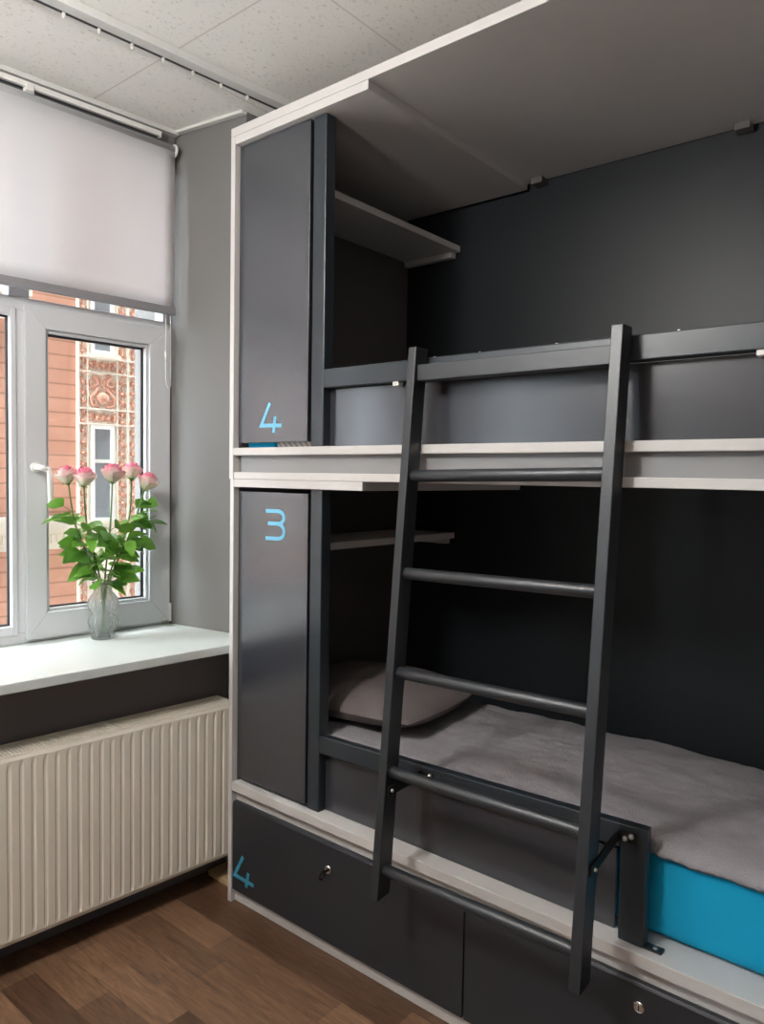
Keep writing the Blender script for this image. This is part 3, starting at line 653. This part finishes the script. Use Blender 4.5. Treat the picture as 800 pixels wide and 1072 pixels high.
def rose(top, lean, label, leaves, seed, size=.062, facing=(0, 0)):
    rnd = random.Random(seed)
    base = Vector((VX + rnd.uniform(-.012, .012), VY + rnd.uniform(-.014, .014), VZ + .018))
    neck = Vector((VX + (top[0] - VX) * .12 + rnd.uniform(-.006, .006), VY + (top[1] - VY) * .13, VZ + .195))
    top = Vector(top)
    r = thing('rose', tuple(base), label, 'rose', wall=True)
    mid = neck.lerp(top, .55) + Vector((rnd.uniform(-.015, .015), lean, 0))
    def bez(t):
        # stem path: base -> neck -> mid -> top
        P = [base, neck, mid, top]
        k = t * 3; i = min(2, int(k)); f = k - i
        p0 = P[max(0, i - 1)]; p1 = P[i]; p2 = P[i + 1]; p3 = P[min(3, i + 2)]
        return .5 * ((2 * p1) + (p2 - p0) * f + (2 * p0 - 5 * p1 + 4 * p2 - p3) * f * f + (3 * p1 - p0 - 3 * p2 + p3) * f ** 3)
    MB().tube([bez(i / 24) for i in range(25)], [.0032] * 18 + [.0028] * 7, 8).build('stem', 'stem', r, smooth=True)
    # bloom: overlapping cupped petals
    ax = (bez(1) - bez(.93)).normalized(); ax = (ax + Vector((facing[0], facing[1], .25))).normalized()
    q = Vector((0, 0, 1)).rotation_difference(ax)
    b = MB(); R = size / 2
    for ring, (cnt, rad, hgt, lip) in enumerate([(3, .32, 2.05, -.10), (4, .55, 2.02, -.02), (5, .80, 1.80, .10), (5, 1.0, 1.38, .38)]):
        for k in range(cnt):
            a0 = 2 * PI * (k + .37 * ring) / cnt + rnd.uniform(-.2, .2); span = 2 * PI / cnt * .72
            tl = rnd.uniform(-.08, .10)
            vs = []; nu, nv = 8, 8
            for i in range(nu + 1):
                for j in range(nv + 1):
                    u = i / nu * 2 - 1; v = j / nv
                    rr = R * rad * (.30 + .72 * math.sin(min(1., v * 1.05) * PI * .62)) + R * (lip + tl) * max(0, v - .55) ** 1.5 * 2.2
                    rr *= 1 + .06 * math.sin(3.3 * u + ring * 1.7) * v
                    h = R * hgt * v * (1 - .16 * abs(u) ** 2.2 * v)
                    a = a0 + u * span * (.5 + .5 * math.sin(PI * min(.62, v * .6 + .1)))
                    vs.append(top + q @ Vector((rr * math.cos(a), rr * math.sin(a), h - R * .10)))
            b.add(vs, [(i * (nv + 1) + j, (i + 1) * (nv + 1) + j, (i + 1) * (nv + 1) + j + 1, i * (nv + 1) + j + 1) for i in range(nu) for j in range(nv)])
    bo = b.build('bloom', 'petal', r, smooth=True)
    s = bo.modifiers.new('thickness', 'SOLIDIFY'); s.thickness = .0008
    # sepals
    sp = MB()
    for k in range(5):
        a = 2 * PI * k / 5; vs, fs = leaf_geo(.03, .009, .2, .3)
        rot = Matrix.Rotation(a, 3, 'Z') @ Matrix.Rotation(-.35, 3, 'Y')
        sp.add([top + q @ (rot @ Vector(v) + Vector((0, 0, -R * .2))) for v in vs], fs)
    sp.lathe(tuple(top), [(.002, -.012), (.008, -.006), (.009, .002), (.006, .004)], 10)
    sp.build('sepals', 'leaf', r, smooth=True)
    for (t, az, el, L, Wd, pet) in leaves:
        p0 = bez(t); d = Vector((math.cos(az) * math.cos(el), math.sin(az) * math.cos(el), math.sin(el)))
        p1 = p0 + d * pet
        vs, fs = leaf_geo(L, Wd, rnd.uniform(.05, .5), rnd.uniform(.05, .45))
        roll = Matrix.Rotation(rnd.uniform(-1.1, 1.1), 3, 'X')
        rm = Matrix.Rotation(az, 3, 'Z') @ Matrix.Rotation(-el + rnd.uniform(0, .35), 3, 'Y') @ roll
        lf = MB().add([p1 + rm @ Vector(v) for v in vs], fs)
        lf.tube([p0, p0.lerp(p1, .5) + Vector((0, 0, .003)), p1], .0012, 5)
        lf.build('leaf', 'leaf', r, smooth=True)
    return r

def leafset(seed, lo, hi, n, azc, spread):
    rnd = random.Random(seed); out = []
    for k in range(n):
        t = lo + (hi - lo) * (k + rnd.random() * .6) / n
        az = azc + rnd.uniform(-spread, spread); el = rnd.uniform(-.25, .75)
        out.append((t, az, el, rnd.uniform(.058, .090), rnd.uniform(.038, .056), rnd.uniform(.006, .055)))
    return out
H = PI / 2
rose((-.43, -.362, 1.414), -.02, 'pale pink rose at the far left of the bouquet', leafset(1, .33, .78, 20, -H, 1.8), 11, .058, (.1, -.25))
rose((-.40, -.322, 1.408), -.01, 'pink rose just right of the leftmost bloom, partly in front of it', leafset(2, .33, .70, 20, -H + .6, 2.0), 12, .060, (.25, .05))
rose((-.42, -.212, 1.418), .0, 'pink and cream rose standing alone in the middle of the bouquet', leafset(3, .32, .66, 22, .2, 3.1), 13, .064, (.15, 0))
rose((-.45, -.126, 1.430), .02, 'pink rose at the top right of the bouquet, behind the rightmost bloom', leafset(4, .33, .76, 20, H, 1.5), 14, .058, (.0, .1))
rose((-.40, -.100, 1.394), .015, 'pink rose at the far right of the bouquet, lowest of the blooms', leafset(5, .33, .86, 21, H - .5, 1.6), 15, .062, (.3, .15))

# ------------------------------------------------------------------ street outside
FX = -9.0
bd = thing('building', (FX, 2., -5), 'terracotta building with cream stucco ornament across the street', 'building', wall=True)
FZ0, FZ1 = -5., 15.
MB().box(FX - 1, FX, -12.5, 60, FZ0, FZ1).build('wall', 'rust', bd)  # height and length beyond the view sized to block bright sky
cr = MB(); te = MB(); 
def scroll(mb, y, z, r, turns, sgn, start, x=FX + .05, th=.02, n=26, grow=1.):
    pts = []
    for i in range(n + 1):
        t = i / n; a = start + sgn * t * turns * 2 * PI; rr = r * (1 - t * .85)
        pts.append((x, y + rr * math.cos(a), z + rr * math.sin(a) * grow))
    mb.tube(pts, [th * (1 - .5 * i / n) for i in range(n + 1)], 6)
def acanthus(mb, y, z, w, h, rnd):
    """small relief motif: pair of scrolls, a stem and a bud"""
    scroll(mb, y - w * .25, z + h * .12, w * .24, 1.1, 1, rnd.uniform(0, 6), th=w * .09)
    scroll(mb, y + w * .25, z - h * .12, w * .24, 1.1, -1, rnd.uniform(0, 6), th=w * .09)
    mb.tube([(FX + .05, y - w * .1, z - h * .45), (FX + .06, y + w * .08, z), (FX + .05, y - w * .05, z + h * .45)], [w * .05, w * .12, w * .04], 6)
    mb.lathe((FX + .03, y, z + rnd.uniform(-.2, .2) * h), [(w * .20, 0), (w * .16, .04), (0, .06)], 8, 'x', cap=False)
rnd = random.Random(3)
def bay(y0, mirror=False):
    """ornate cream bay 1.55 m wide with windows and relief panels"""
    Y = lambda d: y0 + d
    c = MB(); c.box(FX - .02, FX + .04, Y(-.005), Y(1.50), -.75, FZ1)
    c.box(FX + .04, FX + .075, Y(.0), Y(.022), -.7, FZ1).box(FX + .04, FX + .075, Y(.135), Y(.155), -.7, FZ1)
    c.box(FX + .04, FX + .075, Y(.60), Y(.62), -.7, FZ1).box(FX + .04, FX + .075, Y(.765), Y(.80), -.7, FZ1).box(FX + .04, FX + .075, Y(.945), Y(.965), -.7, FZ1)
    for z in (3.17, 2.95, 2.40, 2.17):
        c.box(FX + .04, FX + .085, Y(0), Y(.95), z - .012, z + .012)
    c.box(FX + .0, FX + .16, Y(.13), Y(.63), 3.17, 3.215)
    c.box(FX + .0, FX + .12, Y(-.02), Y(1.50), -.10, .0)
    st = c.build('stucco_bay', 'cream', bd)
    t = MB()
    # vertical bands of relief
    for yc in (.078, .69, .875):
        z = -.6
        while z < 5.2:
            acanthus(t, Y(yc), z, .15, .19, rnd); z += .155
    # friezes
    for zc in (3.06, 2.28):
        for k in range(5): acanthus(t, Y(.19 + k * .095), zc, .15, .17, rnd)
    # central panel: mirrored scrolls round a boss
    cy = Y(.378)
    for sg in (-1, 1):
        scroll(t, cy + sg * .15, 2.80, .085, 1.3, sg, PI / 2, th=.026)
        scroll(t, cy + sg * .16, 2.50, .06, 1.1, -sg, -PI / 2, th=.022)
        t.tube([(FX + .05, cy + sg * .05, 2.74), (FX + .06, cy + sg * .11, 2.66), (FX + .06, cy + sg * .19, 2.56), (FX + .06, cy + sg * .17, 2.46), (FX + .05, cy + sg * .05, 2.43)], [.018, .024, .028, .024, .018], 6)
        t.tube([(FX + .05, cy, 2.72), (FX + .05, cy + sg * .03, 2.84), (FX + .05, cy + sg * .07, 2.90)], [.02, .02, .01], 6)
        scroll(t, cy + sg * .075, 2.655, .05, 1.2, sg, 0, th=.018)
        scroll(t, cy + sg * .19, 2.70, .04, 1.0, -sg, 0, th=.018)
        scroll(t, cy + sg * .10, 2.885, .05, 1.0, -sg, PI, th=.018)
        t.tube([(FX + .05, cy + sg * .07, 2.72), (FX + .05, cy + sg * .2, 2.68)], [.012, .012], 6)
    t.lathe((FX + .035, cy, 2.57), [(.095, 0), (.085, .05), (.05, .085), (0, .095)], 16, 'x', cap=False)
    t.build('relief_ornament', 'terra', st)
    for (z0, z1) in ((.75, 2.10), (3.28, 4.7), (-4, -1.2)):
        f = MB().box(FX + .03, FX + .09, Y(.19), Y(.245), z0, z1).box(FX + .03, FX + .09, Y(.50), Y(.555), z0, z1).box(FX + .03, FX + .09, Y(.19), Y(.555), z1, z1 + .05).box(FX + .03, FX + .10, Y(.19), Y(.555), z0 - .05, z0)
        fr = f.build('window', 'win_white', bd)
        MB().box(FX + .03, FX + .045, Y(.245), Y(.50), z0, z1).build('pane', 'win_grey', fr)
        MB().box(FX + .04, FX + .06, Y(.245), Y(.50), z0 + (z1 - z0) * .62, z0 + (z1 - z0) * .66).build('transom', 'win_white', fr)
bay(3.30); bay(-1.6); bay(7.8)
# cornice ledge with dentils between the bays
for (a, b) in ((-12.5, -1.62), (-.08, 3.28), (4.82, 7.78), (9.32, 60)):
    l = MB().box(FX, FX + .14, a, b, .60, .80).box(FX, FX + .20, a, b, .74, .80).box(FX, FX + .05, a, b, .31, .60)
    y = a + .03
    while y < b - .05: l.box(FX + .05, FX + .10, y, y + .05, .40, .52); y += .095
    l.build('ledge', 'cream', bd)
for (a, b) in ((-12.5, -1.62), (-.08, 2.6), (4.82, 7.78)):
    MB().box(FX, FX + .16, a, b, 3.55, 3.95).box(FX, FX + .22, a, b, 3.88, 3.97).build('ledge', 'cream', bd)
MB().box(FX - .2, FX + .4, -12.5, 60, FZ1 - .4, FZ1).build('cornice', 'cream', bd)
OWH = 30
# the room's own building, unseen: added tall and long to shade the facade
ow = MB().box(-.78, -.62, -60, 60, CH, OWH).box(-.78, -.62, 1.15, 60, -5, CH).box(-.78, -.62, -60, -5.2, -5, CH).box(-.78, -.62, -5.2, 1.15, -5, 0)
struct(ow, 'wall_street_sky_block', 'dark_brick', True)
struct(box(-.8, 60, -80, RY - .3, -5.2, -5), 'ground_courtyard', 'concrete')
struct(box(-60, -.8, -80, 80, -5.2, -5), 'ground', 'concrete', True)

# ------------------------------------------------------------------ daylight
W = bpy.data.worlds.new('overcast_sky'); SC.world = W; W.use_nodes = True
N = W.node_tree.nodes; L = W.node_tree.links
bg = N['Background']
tc = N.new('ShaderNodeTexCoord'); sp = N.new('ShaderNodeSeparateXYZ'); L.new(tc.outputs['Generated'], sp.inputs[0])
rp = N.new('ShaderNodeValToRGB'); rp.color_ramp.elements[0].position = 0; rp.color_ramp.elements[0].color = (.78, .88, 1, 1)
rp.color_ramp.elements[1].position = .7; rp.color_ramp.elements[1].color = (.90, .95, 1, 1)
L.new(sp.outputs['Z'], rp.inputs[0]); L.new(rp.outputs[0], bg.inputs['Color']); bg.inputs['Strength'].default_value = 16.0
def portal(s0, s1, z0, z1):
    l = bpy.data.lights.new('sky_portal', 'AREA'); l.shape = 'RECTANGLE'; l.size = s1 - s0; l.size_y = z1 - z0; l.cycles.is_portal = True
    o = bpy.data.objects.new('sky_portal', l); COL.objects.link(o); o.location = w2(-.68, (s0 + s1) / 2, (z0 + z1) / 2)
    o.rotation_euler = (PI / 2, 0, TH - PI / 2)
portal(-1.8, .06, .87, 2.6); portal(N2L, N2R, .87, 2.6)

# globe pendant added outside the view as fill light for the dark room
def emis(name, col, st):
    m, nt, p, N, L = nodes(name); p.inputs['Emission Color'].default_value = (*col, 1); p.inputs['Emission Strength'].default_value = st
    return m
M['globe'] = emis('opal_fill_globe', (1, .975, .94), 70)
LX, LY, LZ, LR = .66, -1.68, 2.40, .15
pl = thing('added_fill_lamp', (LX, LY, CH), 'added white globe fill lamp hanging outside the view', 'lamp')
MB().lathe((LX, LY, LZ), [(max(.001, LR * math.sin(PI * i / 20)), -LR * math.cos(PI * i / 20)) for i in range(21)], 32).build('fill_globe', 'globe', pl, smooth=True)
MB().tube([(LX, LY, LZ + LR), (LX, LY, CH)], .004, 8).build('cord', 'black', pl)
MB().lathe((LX, LY, CH), [(.001, -.04), (.045, -.04), (.05, 0), (.001, 0)], 24).build('ceiling_cup', 'white_plastic', pl, smooth=True)

SC.view_settings.view_transform = 'Standard'; SC.view_settings.look = 'None'; SC.view_settings.gamma = 1; SC.view_settings.use_curve_mapping = False
SC.view_settings.exposure = 0.6
SC.cycles.max_bounces = 10; SC.cycles.diffuse_bounces = 6; SC.cycles.transparent_max_bounces = 24
for o in bpy.data.objects:
    if '_org' in o.keys(): del o['_org']
